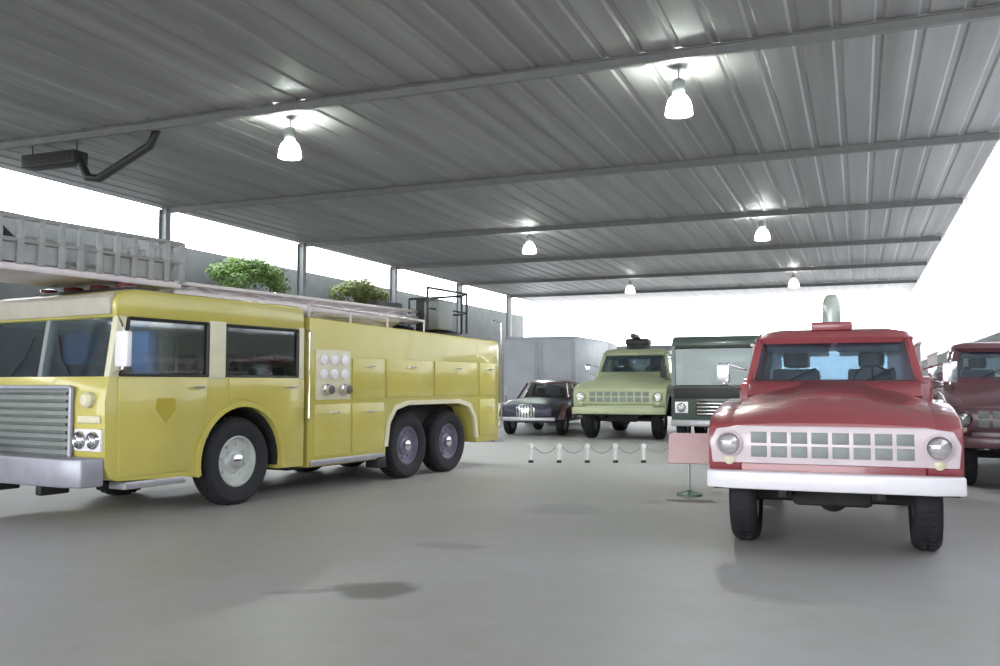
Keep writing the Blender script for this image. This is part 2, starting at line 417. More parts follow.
    for s in (-1, 1):
        hb = MB().box(1.855, 1.905, s*.98-.22, s*.98+.22, .78, 1.02, .015).build('headlamp_panel', 'white', t)
        for dy in (-.11, .11):
            headlamp(hb, 1.91, s*.98+dy, .90, .078)
        MB().box(1.87, 1.90, s*.98-.19, s*.98+.19, 1.08, 1.16, .015).build('turn_signal', 'cream', t)
        MB().lathe([(.085, 1.86), (.085, 1.93), (.06, 1.96), (.001, 1.97)], (0, s*.98, 1.33), 'x', 24).build('warning_lamp', 'cream', t)
    bp = MB().prism([(1.86, -1.22), (2.12, -1.20), (2.20, -.95), (2.22, 0), (2.20, .95), (2.12, 1.20), (1.86, 1.22)], .42, .72, 'z', .025).build('bumper', 'bumper_steel', t)
    MB().lathe([(.05, 2.16), (.07, 2.24), (.13, 2.40), (.14, 2.40), (.07, 2.22)], (0, -.55, .70+.1), 'x', 20).build('siren_horn', 'chrome', t)
    for s in (-1, 1):
        MB().box(1.75, 2.10, s*.45-.05, s*.45+.05, .30, .46, .02).build('tow_bracket', 'black', t)
    # roof: light bar, beacons
    lb = MB().box(1.10, 1.40, -.95, .95, 2.54, 2.60, .02).build('light_bar', 'black', t)
    for y in (-.72, -.24, .24, .72):
        MB().lathe([(.115, 2.60), (.115, 2.63), (.10, 2.655), (.05, 2.665), (.001, 2.67)], (1.25, y, 0), 'z', 20).build('beacon', 'lens_dark', lb)
    # chassis
    c = MB()
    for s in (-1, 1): c.box(-6.4, 1.7, s*.42-.05, s*.42+.05, .48, .74, .01)
    for x in (-6, -4.9, -3, -1.4, 1.4): c.box(x-.06, x+.06, -.42, .42, .5, .7)
    c.build('chassis_frame', 'dark', t)
    for x in (0, -3.75, -4.95):
        MB().tube([(x, -1.0, .52), (x, 1.0, .52)], .075, 12).sphere((x, 0, .5), .2).build('axle', 'dark', t)
    MB().box(-3.0, -1.3, -.85, .85, .30, .60, .04).build('fuel_tank', 'dark', t)
    # rear body with tandem arch
    z0 = .36
    prof = [(-1.30, z0), (-1.30, 2.42), (-6.45, 2.30), (-6.52, 2.24), (-6.52, .46), (-5.72, .46)] + \
           [(-5.66, .62), (-5.60, .90), (-5.42, 1.10), (-5.10, 1.17), (-3.60, 1.17), (-3.28, 1.10), (-3.12, .90), (-3.06, .62), (-3.04, z0)]
    body = MB().prism(prof, -W, W, 'y', .025).build('body', 'yellow', t)
    MB().box(-5.62, -3.1, -W+.35, W-.35, .62, 1.15).build('wheel_housing', 'dark', t)
    for s in (-1, 1):
        y = s*W
        lip = [(-5.66, .55), (-5.60, .90), (-5.42, 1.10), (-5.10, 1.17), (-3.60, 1.17), (-3.28, 1.10), (-3.12, .90), (-3.06, .55)]
        lo = [(-2.98, .55), (-3.05, .93), (-3.23, 1.17), (-3.58, 1.24), (-5.12, 1.24), (-5.47, 1.17), (-5.67, .93), (-5.74, .55)]
        MB().prism(lip + lo, y-s*.02, y+s*.03, 'y').build('wheel_arch', 'cream', t)
        # compartment doors
        for (x0, x1, za, zb) in ((-2.98, -2.22, .50, 1.22), (-2.18, -1.40, .50, 1.22), (-6.42, -5.80, .58, 1.22), (-2.98, -2.22, 1.28, 1.88),
                                 (-4.30, -3.04, 1.30, 1.88), (-5.72, -4.36, 1.30, 1.88), (-6.42, -5.80, 1.30, 1.88)):
            d = MB().box(x0, x1, min(y, y+s*.016), max(y, y+s*.016), za, zb, .006).build('compartment_door', 'yellow_door', t)
            handle(d, (x0+x1)/2, y+s*.016, zb-.12, s)
        # pump panel
        p = MB().box(-2.16, -1.42, min(y, y+s*.02), max(y, y+s*.02), 1.28, 1.98, .008).build('pump_panel', 'cream', t)
        for i in range(3):
            for j in range(2):
                MB().lathe([(.07, 0), (.07, .03*s), (.06, .035*s), (.001, .036*s)], (-2.0+.22*i, y+s*.02, 1.84-.2*j), 'y', 18).build('gauge', 'white', p)
        for i in range(2):
            MB().lathe([(.085, 0), (.085, .06*s), (.065, .07*s), (.065, .13*s), (.001, .131*s)], (-1.98+.38*i, y+s*.02, 1.42), 'y', 18).build('valve_cap', 'chrome', p)
        # rub rail and cream stripe
        MB().box(-2.98, -1.32, min(y, y+s*.03), max(y, y+s*.03), .38, .46, .01).build('rub_rail', 'steel', t)
        MB().box(-6.5, -1.32, min(y, y+s*.008), max(y, y+s*.008), 1.93, 2.02).build('stripe', 'cream', t) if s == -1 else None
        # grab rails
        MB().tube([(-6.50, y+s*.02, .70), (-6.50, y+s*.07, .74), (-6.46, y+s*.07, 2.64), (-6.30, y+s*.02, 2.68)], .02, 8).build('grab_rail', 'chrome', t)
        MB().tube([(-1.25, y+s*.0, 1.0), (-1.25, y+s*.05, 1.04), (-1.25, y+s*.05, 2.2), (-1.25, y+s*.0, 2.24)], .016, 8).build('grab_rail', 'chrome', t)
        # outrigger
        MB().box(-2.99, -2.80, min(y-s*.2, y+s*.05), max(y-s*.2, y+s*.05), .24, .40, .01).build('outrigger', 'black', t)
        MB().box(-6.53, -6.50, s*1.0-.12, s*1.0+.12, .80, 1.10, .01).build('tail_lamp', 'lens_red', t)
        # side rail along the bed top
        m = MB(); m.tube([(-1.4, s*1.12, 2.60), (-4.2, s*1.12, 2.54)], .022, 8)
        for x in (-1.4, -2.3, -3.2, -4.2): m.tube([(x, s*1.12, 2.36), (x, s*1.12, 2.60 + (x+1.4)*.021)], .016, 8)
        m.build('bed_rail', 'alu', t)
    MB().box(-6.85, -6.50, -1.15, 1.15, .42, .50, .012).build('tailboard', 'steel', t)
    # gap filler between cab and body
    MB().box(-1.32, -1.19, -W+.12, W-.12, .5, 2.3).build('cab_gap', 'dark', t)
    # hose bed
    for k in range(6): 
        m = MB(); m.tube([(-1.6, .95-.06*0-.0+0*k, 2.46)]+[(-1.6-.4*i, .72+.04*math.sin(i*2+k)+.07*(k-3)*.4, 2.47+.03*(k % 3)) for i in range(1, 7)], .035, 8)
        if k < 3: m.build('hose', 'hose', t)
        else: m.bm.free()
    # turntable and control console
    tt = MB().lathe([(.98, 2.27), (.98, 2.40), (.90, 2.44), (.001, 2.44)], (-5.35, 0, 0), 'z', 40).build('turntable', 'black', t)
    MB().box(-5.75, -4.95, -.62, -.42, 2.42, 3.02, .03).box(-5.75, -4.95, .42, .62, 2.42, 3.02, .03).build('boom_bracket', 'black', tt)
    m = MB().box(-5.30, -4.85, .66, 1.0, 2.44, 2.95, .04); m.build('control_console', 'grey', tt)
    m = MB()
    for (x, y) in ((-6.2, .6), (-6.2, -.6), (-5.9, .9), (-4.6, .92)):
        m.tube([(x, y, 2.42), (x, y, 3.15)], .022, 8)
    m.tube([(-4.6, .92, 3.15), (-5.9, .9, 3.15), (-6.2, .6, 3.15), (-6.2, -.6, 3.15)], .022, 8)
    m.tube([(-4.6, .92, 2.8), (-5.9, .9, 2.8), (-6.2, .6, 2.8), (-6.2, -.6, 2.8)], .016, 8)
    m.build('turntable_rail', 'black', tt)
    for y in (-.3, .3):
        MB().tube([(-5.0, y, 2.46), (-3.6, y, 2.66)], .06, 12).build('lift_cylinder', 'chrome', t)
    # telescoping aerial: two side trusses with rungs
    def section(x0, x1, zlo, zhi, hw, name):
        m = MB()
        for s in (-1, 1):
            m.box(x0, x1, s*hw-.035, s*hw+.035, zlo, zlo+.12, .008)
            m.box(x0, x1, s*hw-.025, s*hw+.025, zhi-.05, zhi, .008)
            n = max(2, int((x1-x0)/.42)); dx = (x1-x0)/n
            for i in range(n):
                a, b = x0+dx*i, x0+dx*(i+1)
                zA, zB = (zlo+.1, zhi-.03) if i % 2 == 0 else (zhi-.03, zlo+.1)
                m.tube([(a, s*hw, zA), (b, s*hw, zB)], .014, 6)
        o = m.build(name, 'alu', t)
        n = int((x1-x0)/.32)
        r = MB()
        for i in range(n): r.tube([(x0+.16+.32*i, -hw, zlo+.06), (x0+.16+.32*i, hw, zlo+.06)], .018, 8)
        r.build('rung', 'alu', o)
        return o
    section(-5.7, .38, 2.56, 2.80, .46, 'ladder_base')
    section(-4.6, .50, 2.60, 2.76, .36, 'ladder_fly')
    # basket in front, over the cab
    bx0, bx1, hb = .38, 2.95, .62
    bk = MB().box(bx0, bx1, -hb, hb, 2.68, 2.76, .012).build('basket', 'alu', t)
    m = MB()
    for z in (3.24, 3.0):
        m.tube([(bx0, -hb, z), (bx1, -hb, z), (bx1, hb, z), (bx0, hb, z)], .026, 8, closed=True)
    n = 11
    for i in range(n+1):
        x = bx0 + (bx1-bx0)*i/n
        for s in (-1, 1): m.box(x-.035, x+.035, s*hb-.02, s*hb+.02, 2.75, 3.25, .005)
    for i in range(1, 6):
        for x in (bx0, bx1): m.box(x-.02, x+.02, -hb+i*.207-.03, -hb+i*.207+.03, 2.75, 3.25, .005)
    m.build('basket_rail', 'lattice', bk)
    for (xa, xb) in ((bx0+.2, bx0+1.1), (bx1-.9, bx1-.1)): MB().box(xa, xb, hb-.04, hb-.02, 2.78, 2.98).build('basket_panel', 'lattice', bk)
    mo = MB().tube([(2.3, .1, 2.76), (2.3, .1, 3.1), (2.45, .1, 3.22), (2.7, .1, 3.26), (3.0, .1, 3.28)], .06, 12)
    mo.build('water_monitor', 'black', bk)
    MB().box(1.4, 1.75, -.5, -.2, 2.76, 3.1, .03).build('control_box', 'grey', bk)
    # wheels
    for s in (-1, 1):
        wheel(t, -.09, s*1.03, .54, .30, 'rim', s)
        for x in (-3.75, -4.95):
            wheel(t, x, s*.99, .52, .34, 'rim_dull', s)
    return t
ladder_truck()

# ------------------------------------------------------------------ bonneted fire engine (red, pale green, maroon)
def engine(name, label, loc, rz, paint, trim, scale=1.0, bumper='white', monitor=False, rim='rim', beacon=True, long=True):
    t = thing(name, label, 'fire truck', loc, rz, None, scale)
    # hood: lofted, crowned
    secs = []
    for (x, zc, zs, hw) in ((.66, 1.10, 1.06, .86), (.64, 1.20, 1.17, .88), (.52, 1.29, 1.25, .88), (.0, 1.42, 1.34, .88), (-.5, 1.51, 1.40, .88), (-1.0, 1.57, 1.44, .88)):
        top = []
        for i in range(13):
            u = -1 + 2*i/12; k = abs(u)
            z = zs + (zc-zs)*(1 - k**2.2) + (.03 if k < .35 else 0)*(x < .5)
            top.append((x, u*hw, z))
        secs.append(top + [(x, hw, .82), (x, -hw, .82)])
    MB().loft(secs).build('hood', paint, t, angle=40)
    # front fenders with arches
    for s in (-1, 1):
        fs = [(.66, .80), (.68, 1.00), (.64, 1.17), (.50, 1.25), (.0, 1.33), (-.40, 1.37), (-1.0, 1.40), (-1.0, .62), (-.58, .62)] + arc(0, .46, .58, 164, 20, 14) + [(.60, .70)]
        MB().prism(fs, s*.80, s*1.10, 'y', .045).build('fender', paint, t)
        a0 = arc(0, .46, .575, 10, 170, 16); a1 = arc(0, .46, .56, 170, 10, 16)
        MB().prism(a0 + a1, s*.62, s*1.07, 'y').build('wheel_housing', 'dark', t)
    # grille panel with slots and headlamps
    g = MB().prism([(-1.06, .82), (1.06, .82), (1.08, 1.02), (1.02, 1.14), (.8, 1.17), (-.8, 1.17), (-1.02, 1.14), (-1.08, 1.02)], .655, .695, 'x', .012).build('grille', trim, t)
    for i in range(8):
        y = -.63 + .18*i
        for z0, z1 in ((.88, .985), (1.01, 1.115)):
            MB().box(.688, .70, y-.072, y+.072, z0, z1, .004).build('grille_slot', 'grey', g)
    for s in (-1, 1):
        headlamp(t, .715, s*.90, 1.0, .10, trim)
        MB().lathe([(.05, .69), (.05, .715), (.03, .73), (.001, .735)], (0, s*.90, .855), 'x', 18).build('parking_lamp', 'cream', t)
    # bumper
    MB().prism([(.66, -1.10), (.80, -1.10), (.88, -.85), (.90, 0), (.88, .85), (.80, 1.10), (.66, 1.10)], .595, .755, 'z', .02).build('bumper', bumper, t)
    for s in (-1, 1): MB().box(.2, .75, s*.42-.04, s*.42+.04, .52, .68, .01).build('bumper_bracket', 'black', t)
    # under-front apron, chassis
    MB().box(.45, .66, -.8, .8, .62, .84, .02).build('apron', paint, t)
    c = MB()
    for s in (-1, 1): c.box(-5.0 if long else -2.3, .6, s*.40-.05, s*.40+.05, .50, .72)
    c.box(-1.2, .35, -.36, .36, .40, .9, .05)
    c.build('chassis_frame', 'dark', t)
    for x in (0, -3.55):
        MB().tube([(x, -.85, .46), (x, .85, .46)], .06, 10).sphere((x, 0, .46), .15).build('axle', 'dark', t)
    # cab: lower box, pillars, roof
    lower = [(-.98, .62), (-.98, 1.30), (-1.0, 1.58), (-2.15, 1.58), (-2.18, 1.50), (-2.18, .62)]
    MB().prism(lower, -.98, .98, 'y', .035).build('cab', paint, t)
    MB().prism([(-.72, 1.44), (-1.02, 1.60), (-1.12, 1.60), (-1.0, 1.40)], -.88, .88, 'y', .01).build('cowl', paint, t)
    for s in (-1, 1):
        m = MB(); secA = [(-1.02, s*.92, 1.56), (-1.10, s*.92, 1.56), (-1.10, s*.84, 1.56), (-1.02, s*.84, 1.56)]
        secB = [(-1.28, s*.82, 2.06), (-1.36, s*.82, 2.06), (-1.36, s*.74, 2.06), (-1.28, s*.74, 2.06)]
        m.loft([secA, secB]); m.build('pillar', paint, t)
        m = MB(); secA = [(-2.0, s*.95, 1.56), (-2.18, s*.95, 1.56), (-2.18, s*.82, 1.56), (-2.0, s*.82, 1.56)]
        secB = [(-2.0, s*.82, 2.06), (-2.16, s*.82, 2.06), (-2.16, s*.70, 2.06), (-2.0, s*.70, 2.06)]
        m.loft([secA, secB]); m.build('pillar', paint, t)
        d = MB().prism([(-1.08, .70), (-1.08, 1.54), (-1.98, 1.54), (-1.98, .70)], s*.98, s*.995, 'y', .005).build('door', paint, t)
        handle(d, -1.85, s*.995, 1.42, s)
        m = MB(); q = [(-1.12, s*.91, 1.58), (-1.98, s*.93, 1.58), (-1.98, s*.80, 2.05), (-1.38, s*.80, 2.05)]
        b = [(x, y-s*.008, z) for x, y, z in q]
        m.loft([q, b]); m.build('window', 'glass', d)
        m = MB(); m.tube([(-1.05, s*.96, 1.50), (-.98, s*1.16, 1.56), (-.98, s*1.16, 1.80), (-1.15, s*.92, 1.72)], .010, 6)
        mi = m.build('mirror', 'chrome', t)
        MB().box(-1.0, -.965, s*1.16-.07, s*1.16+.07, 1.58, 1.80, .012).build('mirror_head', 'chrome', mi)
        MB().box(-1.9, -1.1, min(s*.9, s*1.08), max(s*.9, s*1.08), .52, .58, .01).build('running_board', 'black', t)
    rs = []
    for (z, x0, x1, hw) in ((2.02, -1.24, -2.18, .84), (2.08, -1.20, -2.20, .85), (2.15, -1.30, -2.16, .80), (2.19, -1.5, -2.05, .62)):
        r = []
        for k in range(28):
            a = 2*PI*k/28; cx, cy = math.cos(a), math.sin(a)
            ex = abs(cx)**.35*(1 if cx > 0 else -1); ey = abs(cy)**.35*(1 if cy > 0 else -1)
            r.append(((x0+x1)/2 + ex*(x0-x1)/2, ey*hw, z))
        rs.append(r)
    MB().loft(rs).build('roof', paint, t, angle=50)
    MB().box(-2.18, -2.12, -.86, .86, 1.5, 1.62).box(-2.18, -2.12, -.82, -.6, 1.5, 2.06).box(-2.18, -2.12, .6, .82, 1.5, 2.06).box(-2.18, -2.12, -.8, .8, 1.96, 2.06).build('rear_panel', paint, t)
    MB().loft([[(-2.15, -.6, 1.6), (-2.15, .6, 1.6), (-2.15, .6, 1.97), (-2.15, -.6, 1.97)], [(-2.142, -.6, 1.6), (-2.142, .6, 1.6), (-2.142, .6, 1.97), (-2.142, -.6, 1.97)]]).build('rear_window', 'glass', t)
    q = [(-1.05, -.86, 1.59), (-1.05, .86, 1.59), (-1.30, .76, 2.05), (-1.30, -.76, 2.05)]
    MB().loft([q, [(x-.012, y, z) for x, y, z in q]]).build('windshield', 'glass_wind', t)
    m = MB(); qq = [(x+.008, y, z) for x, y, z in q]
    m.tube(qq, .020, 6, closed=True); m.build('windshield_seal', 'black', t)
    for s in (-.45, .35):
        MB().tube([(-1.03, s, 1.60), (-1.10, s+.28, 1.74)], .008, 6).build('wiper', 'black', t)
    seats(t, -1.85, (.42, -.42), 1.40, 1.88); steering(t, -1.42, .42, 1.60, .2)
    MB().box(-1.34, -1.31, -.70, -.06, 1.92, 2.04, .008).box(-1.34, -1.31, .06, .70, 1.92, 2.04, .008).build('sun_visor', 'seat', t)
    MB().box(-1.3, -1.10, -.85, .85, 1.45, 1.60, .02).build('dashboard', 'seat', t)
    if beacon:
        bb = MB().box(-1.60, -1.36, -.22, .22, 2.17, 2.27, .025).build('beacon', paint, t)
        MB().lathe([(.10, 2.26), (.10, 2.46), (.085, 2.54), (.045, 2.58), (.001, 2.59)], (-1.48, 0, 0), 'z', 22).build('beacon_dome', 'lens_dome', bb)
    if monitor:
        m = MB().lathe([(.34, 2.17), (.30, 2.30), (.001, 2.31)], (-1.75, 0, 0), 'z', 24).box(-2.0, -1.5, -.30, .30, 2.28, 2.46, .05)
        m.tube([(-1.75, 0, 2.45), (-1.5, 0, 2.5), (-1.0, 0, 2.5)], .07, 12)
        m.build('water_monitor', 'black', t)
    # apparatus body
    if long:
        prof = [(-2.30, .58), (-2.30, 1.62), (-2.55, 1.66), (-4.95, 1.66), (-5.0, 1.60), (-5.0, .66), (-4.22, .66)] + arc(-3.55, .46, .62, 18, 162, 16) + [(-4.22, .60)]
        prof = [(-2.30, .58), (-2.30, 1.62), (-2.55, 1.66), (-4.95, 1.66), (-5.0, 1.60), (-5.0, .58), (-4.16, .58)] + arc(-3.55, .46, .62, 168, 12, 16) + [(-2.94, .58)]
        MB().prism(prof, -1.08, 1.08, 'y', .03).build('body', paint, t)
        for s in (-1, 1):
            y = s*1.08
            for (x0, x1, za, zb) in ((-2.86, -2.36, .68, 1.20), (-4.95, -4.30, .68, 1.20), (-4.95, -2.36, 1.26, 1.58)):
                d = MB().box(x0, x1, min(y, y+s*.015), max(y, y+s*.015), za, zb, .005).build('compartment_door', paint, t)
                handle(d, (x0+x1)/2, y+s*.015, zb-.08, s)
            m = MB()
            for z in (1.80, 2.06): m.tube([(-2.4, s*.98, z), (-4.9, s*.98, z)], .02, 8)
            for i in range(8): m.tube([(-2.6-.3*i, s*.98, 1.80), (-2.6-.3*i, s*.98, 2.06)], .014, 6)
            for x in (-2.8, -4.5): m.tube([(x, s*.98, 1.62), (x, s*.98, 1.82)], .02, 6)
            m.build('side_ladder', 'alu', t)
            MB().box(-5.02, -4.99, s*.9-.09, s*.9+.09, .80, .98, .01).build('tail_lamp', 'lens_red', t)
        MB().box(-5.35, -4.98, -1.05, 1.05, .46, .53, .01).build('tailboard', 'steel', t)
        MB().tube([(-2.7, -.75, 1.72), (-4.6, -.75, 1.72)], .09, 12).tube([(-2.7, -.5, 1.72), (-4.6, -.5, 1.72)], .09, 12).build('suction_hose', 'black', t)
    for s in (-1, 1):
        wheel(t, 0, s*.82, .46, .25, rim, s)
        if long: wheel(t, -3.55, s*.88, .46, .34, rim, s)
    return t

engine('fire_engine', 'bright red bonneted fire engine with white bumper, slotted grille and roof beacon', (-.25, 9.12, 0), -89.5, 'red', 'grille_white', .96)
engine('fire_engine', 'pale green old fire engine with black roof monitor far down the hall', (-6.05, 24.6, 0), -88, 'pale_green', 'pale_green', 1.16, 'pale_green', True, 'rim_dull', False)
engine('fire_engine', 'maroon fire engine partly hidden beside the white wall, behind the red one', (2.28, 15.2, 0), -90, 'maroon', 'maroon', 1.0, 'maroon', False, 'rim_dull', False)

# ------------------------------------------------------------------ forward-control vans
def box_van(name, label, cat, loc, rz, paint, bandm, w=1.08, h=2.65, length=5.0, rim='rim_dull', gl='glass_wind'):
    t = thing(name, label, cat, loc, rz)
    prof = [(.85, .48), (.90, .70), (.90, 1.45), (-length+.9, 1.45), (-length+.9, .48), (-3.05, .48)] + arc(-2.6, .45, .52, 175, 5, 12) + [(-2.05, .48), (-.55, .48)] + arc(0, .45, .52, 175, 5, 12) + [(.56, .48)]
    MB().prism(prof, -w, w, 'y', .04).build('body', paint, t)
    # upper body behind the cab
    MB().prism([(-.55, 1.44), (-.55, h-.05), (-.65, h), (-length+1.0, h), (-length+.9, h-.1), (-length+.9, 1.44)], -w, w, 'y', .06).build('box', paint, t)
    MB().prism([(.82, h-.36), (.84, h-.22), (.66, h-.06), (-.6, h), (-.6, h-.36)], -w, w, 'y', .05).build('roof', paint, t)
    for s in (-1, 1):
        m = MB().loft([[(.88, s*w, 1.43), (.78, s*w, 1.43), (.78, s*(w-.09), 1.43), (.88, s*(w-.09), 1.43)], [(.83, s*w, h-.3), (.73, s*w, h-.3), (.73, s*(w-.09), h-.3), (.83, s*(w-.09), h-.3)]])
        m.build('pillar', paint, t)
        d = MB().prism([(.66, .60), (.72, 1.42), (-.45, 1.42), (-.45, 1.05), (.40, 1.02), (.62, .72)], s*w, s*(w+.014), 'y', .004).build('door', paint, t)
        handle(d, -.3, s*(w+.014), 1.30, s)
        MB().prism([(.78, 1.46), (.75, h-.36), (-.52, h-.36), (-.52, 1.46)], s*(w-.04), s*(w-.03), 'y').build('window', 'glass', d)
        MB().box(.885, .92, s*(w-.25)-.16, s*(w-.25)+.16, .78, 1.06, .01).build('headlamp_panel', 'white', t)
        headlamp(t, .93, s*(w-.25), .92, .09)
        m = MB().tube([(.80, s*w, 1.6), (.86, s*(w+.2), 1.65), (.86, s*(w+.2), 1.95)], .012, 6)
        mi = m.build('mirror', 'black', t)
        MB().box(.84, .88, s*(w+.2)-.08, s*(w+.2)+.08, 1.66, 1.96, .012).build('mirror_head', 'black', mi)
        wheel(t, 0, s*(w-.14), .45, .24, rim, s); wheel(t, -2.6, s*(w-.16), .45, .28, rim, s)
        MB().box(-length+.87, -length+.9, s*(w-.15)-.08, s*(w-.15)+.08, .8, 1.1, .01).build('tail_lamp', 'lens_red', t)
    q = [(.85, -w+.09, 1.46), (.85, w-.09, 1.46), (.82, w-.09, h-.36), (.82, -w+.09, h-.36)]
    MB().loft([q, [(x-.012, y, z) for x, y, z in q]]).build('windshield', gl, t)
    MB().tube([(x+.01, y, z) for x, y, z in q], .022, 6, closed=True).build('windshield_seal', 'black', t)
    MB().box(.89, .925, -w+.05, w-.05, 1.14, 1.40, .012).build('front_band', bandm, t)
    g = MB().box(.89, .92, -.45, .45, .72, 1.08, .01).build('grille', 'black', t)
    m = MB()
    for k in range(4): m.box(.915, .935, -.42, .42, .75+.085*k, .785+.085*k, .005)
    m.build('grille_bar', 'chrome', g)
    MB().box(.86, 1.02, -w, w, .46, .62, .03).build('bumper', 'steel', t)
    seats(t, -.15, (.5, -.5), 1.42, 2.0); steering(t, .45, .5, 1.62, .22)
    for s in (-1, 1):
        rd = MB().box(-length+.86, -length+.905, min(s*.03, s*(w-.12)), max(s*.03, s*(w-.12)), .62, h-.22, .008).build('rear_door', paint, t)
        MB().tube([(-length+.83, s*.12, .7), (-length+.83, s*.12, h-.3)], .015, 6).build('lock_bar', 'steel', rd)
    MB().box(-length+1.0, .7, -.45, .45, .42, .6).build('chassis_frame', 'dark', t)
    return t
box_van('van', 'dark green van with pale windshield parked behind the red fire engine', 'van', (-3.30, 23.4, 0), -90, 'dark_green', 'black', 1.05, 2.75, 5.2, 'rim_dull', 'glass_pale')
box_van('van', 'pale grey box van seen from behind, beyond the dark saloon car', 'van', (-10.6, 35.5, 0), 90, 'pale_grey', 'pale_grey', 1.35, 3.2, 6.0)

# ------------------------------------------------------------------ old saloon car
def car(label, loc, rz):
    t = thing('saloon_car', label, 'car', loc, rz)
    secs = []
    # lower body lofted along its length: (x, half width, z bottom, z top)
    for (x, hw, zb, zt) in ((.92, .55, .50, .72), (.86, .68, .38, .86), (.4, .80, .32, .96), (-.6, .84, .30, 1.0), (-1.8, .85, .30, 1.0), (-2.9, .82, .32, .96), (-3.4, .74, .40, .86), (-3.5, .62, .50, .72)):
        s = []
        for k in range(28):
            a = 2*PI*k/28; cx, cz = math.cos(a), math.sin(a)
            ex = abs(cx)**.45*(1 if cx > 0 else -1); ez = abs(cz)**.5*(1 if cz > 0 else -1)
            s.append((x, ex*hw, (zb+zt)/2 + ez*(zt-zb)/2))
        secs.append(s)
    MB().loft(secs).build('body', 'navy', t, angle=50)
    # greenhouse
    def ring(z, x0, x1, hw):
        r = []
        for k in range(28):
            a = 2*PI*k/28; cx, cy = math.cos(a), math.sin(a)
            ex = abs(cx)**.5*(1 if cx > 0 else -1); ey = abs(cy)**.5*(1 if cy > 0 else -1)
            r.append(((x0+x1)/2+ex*(x0-x1)/2, ey*hw, z))
        return r
    MB().loft([ring(1.36, -.98, -2.55, .60), ring(1.42, -1.0, -2.5, .60), ring(1.48, -1.2, -2.3, .48)]).build('roof', 'car_paint', t, angle=50)
    m = MB()
    for (xa, xb, sy) in ((-.58, -.98, 1), (-.58, -.98, -1), (-1.75, -1.75, 1), (-1.75, -1.75, -1), (-2.95, -2.5, 1), (-2.95, -2.5, -1)):
        m.tube([(xa, sy*.72, .97), (xb, sy*.56, 1.38)], .035, 8)
    m.build('pillar', 'car_paint', t)
    MB().loft([ring(.98, -.56, -2.98, .74), ring(1.37, -.97, -2.54, .57)]).build('window', 'glass', t, angle=60)
    seats(t, -1.6, (.34, -.34), .92, 1.2)
    g = MB().prism([(-.24, .44), (.24, .44), (.26, .74), (.16, .84), (-.16, .84), (-.26, .74)], .86, .95, 'x', .02).build('grille', 'chrome', t)
    for k in range(6): MB().box(.945, .96, -.20+.08*k-.012, -.20+.08*k+.012, .48, .78, .003).build('grille_bar', 'black', g)
    for s in (-1, 1):
        # wings over the wheels
        fs = arc(0, .36, .50, 8, 172, 14) + arc(0, .36, .38, 172, 8, 14)
        MB().prism(fs, s*.60, s*.92, 'y', .03).build('fender', 'car_paint', t)
        fs = arc(-2.6, .36, .50, 8, 172, 14) + arc(-2.6, .36, .38, 172, 8, 14)
        MB().prism(fs, s*.60, s*.92, 'y', .03).build('fender', 'car_paint', t)
        headlamp(t, .80, s*.52, .74, .09)
        d = MB().box(-1.72, -.75, min(s*.83, s*.86), max(s*.83, s*.86), .42, .92, .008).build('door', 'car_paint', t)
        handle(d, -1.55, s*.86, .84, s)
        wheel(t, 0, s*.74, .36, .19, 'rim_dull', s); wheel(t, -2.6, s*.74, .36, .19, 'rim_dull', s)
    MB().box(.93, 1.02, -.82, .82, .40, .50, .02).build('bumper', 'steel', t)
    MB().box(-3.62, -3.52, -.8, .8, .40, .50, .02).build('bumper', 'steel', t)
    return t
sc_ = car('dark maroon and navy old saloon car behind the yellow ladder truck', (-8.95, 25.4, 0), -88); sc_.scale = (1.1, 1.1, 1.1)

# ------------------------------------------------------------------ small floor furniture
def stand(label, loc, rz):
    t = thing('sign_stand', label, 'sign', loc, rz)
    MB().lathe([(.17, 0), (.17, .03), (.05, .06), (.03, .08), (.001, .08)], n=24).build('base', 'base_green', t)
    MB().tube([(0, 0, .07), (0, 0, .5)], .018, 10).build('post', 'steel', t)
    b = MB().box(-.02, .02, -.27, .27, .42, .84, .008, Matrix.Rotation(R(-18), 3, 'Y')).build('board', 'board', t)
    return t
stand('low pink sign board on a green base beside the red fire engine', (-2.15, 12.3, 0), -85)

pst = thing('barrier_post', 'low white barrier post with dark base, at the end by the yellow ladder truck', 'post', (-5.85, 16.3, 0), 0, 'low posts of the chain barrier')
MB().lathe([(.05, 0), (.05, .03), (.04, .05), (.001, .05)], n=20).build('base', 'black', pst)
MB().lathe([(.035, .04), (.035, .26), (.05, .28), (.05, .33), (.03, .36), (.001, .37)], n=16).build('post', 'white', pst)
ends = ['second low white barrier post from the yellow ladder truck', 'third low white barrier post from the yellow ladder truck',
        'third low white barrier post from the pink sign board', 'second low white barrier post from the pink sign board', 'low white barrier post at the end by the pink sign board']
pp = [Vector((-5.85, 16.3, 0)) + Vector((.50, .20, 0))*i for i in range(6)]
for i in range(1, 6):
    c = copy_tree(pst); c.location = pp[i]; c['label'] = ends[i-1]
spans = ['first grey chain span of the barrier, next to the yellow ladder truck', 'second grey chain span of the barrier from the yellow ladder truck', 'grey chain span in the middle of the barrier',
         'second grey chain span of the barrier from the pink sign board', 'last grey chain span of the barrier, next to the pink sign board']
for i in range(5):
    a, b = pp[i], pp[i+1]; cm = MB()
    d = (b-a).normalized()*.06
    pts = []
    for k in range(9):
        u = k/8; q = (a+d).lerp(b-d, u); pts.append((q.x, q.y, .30 - .12*(1-(2*u-1)**2)))
    cm.tube(pts, .012, 6)
    tag(cm.build('barrier_chain', 'lattice'), spans[i], 'chain', 'chain spans of the barrier')

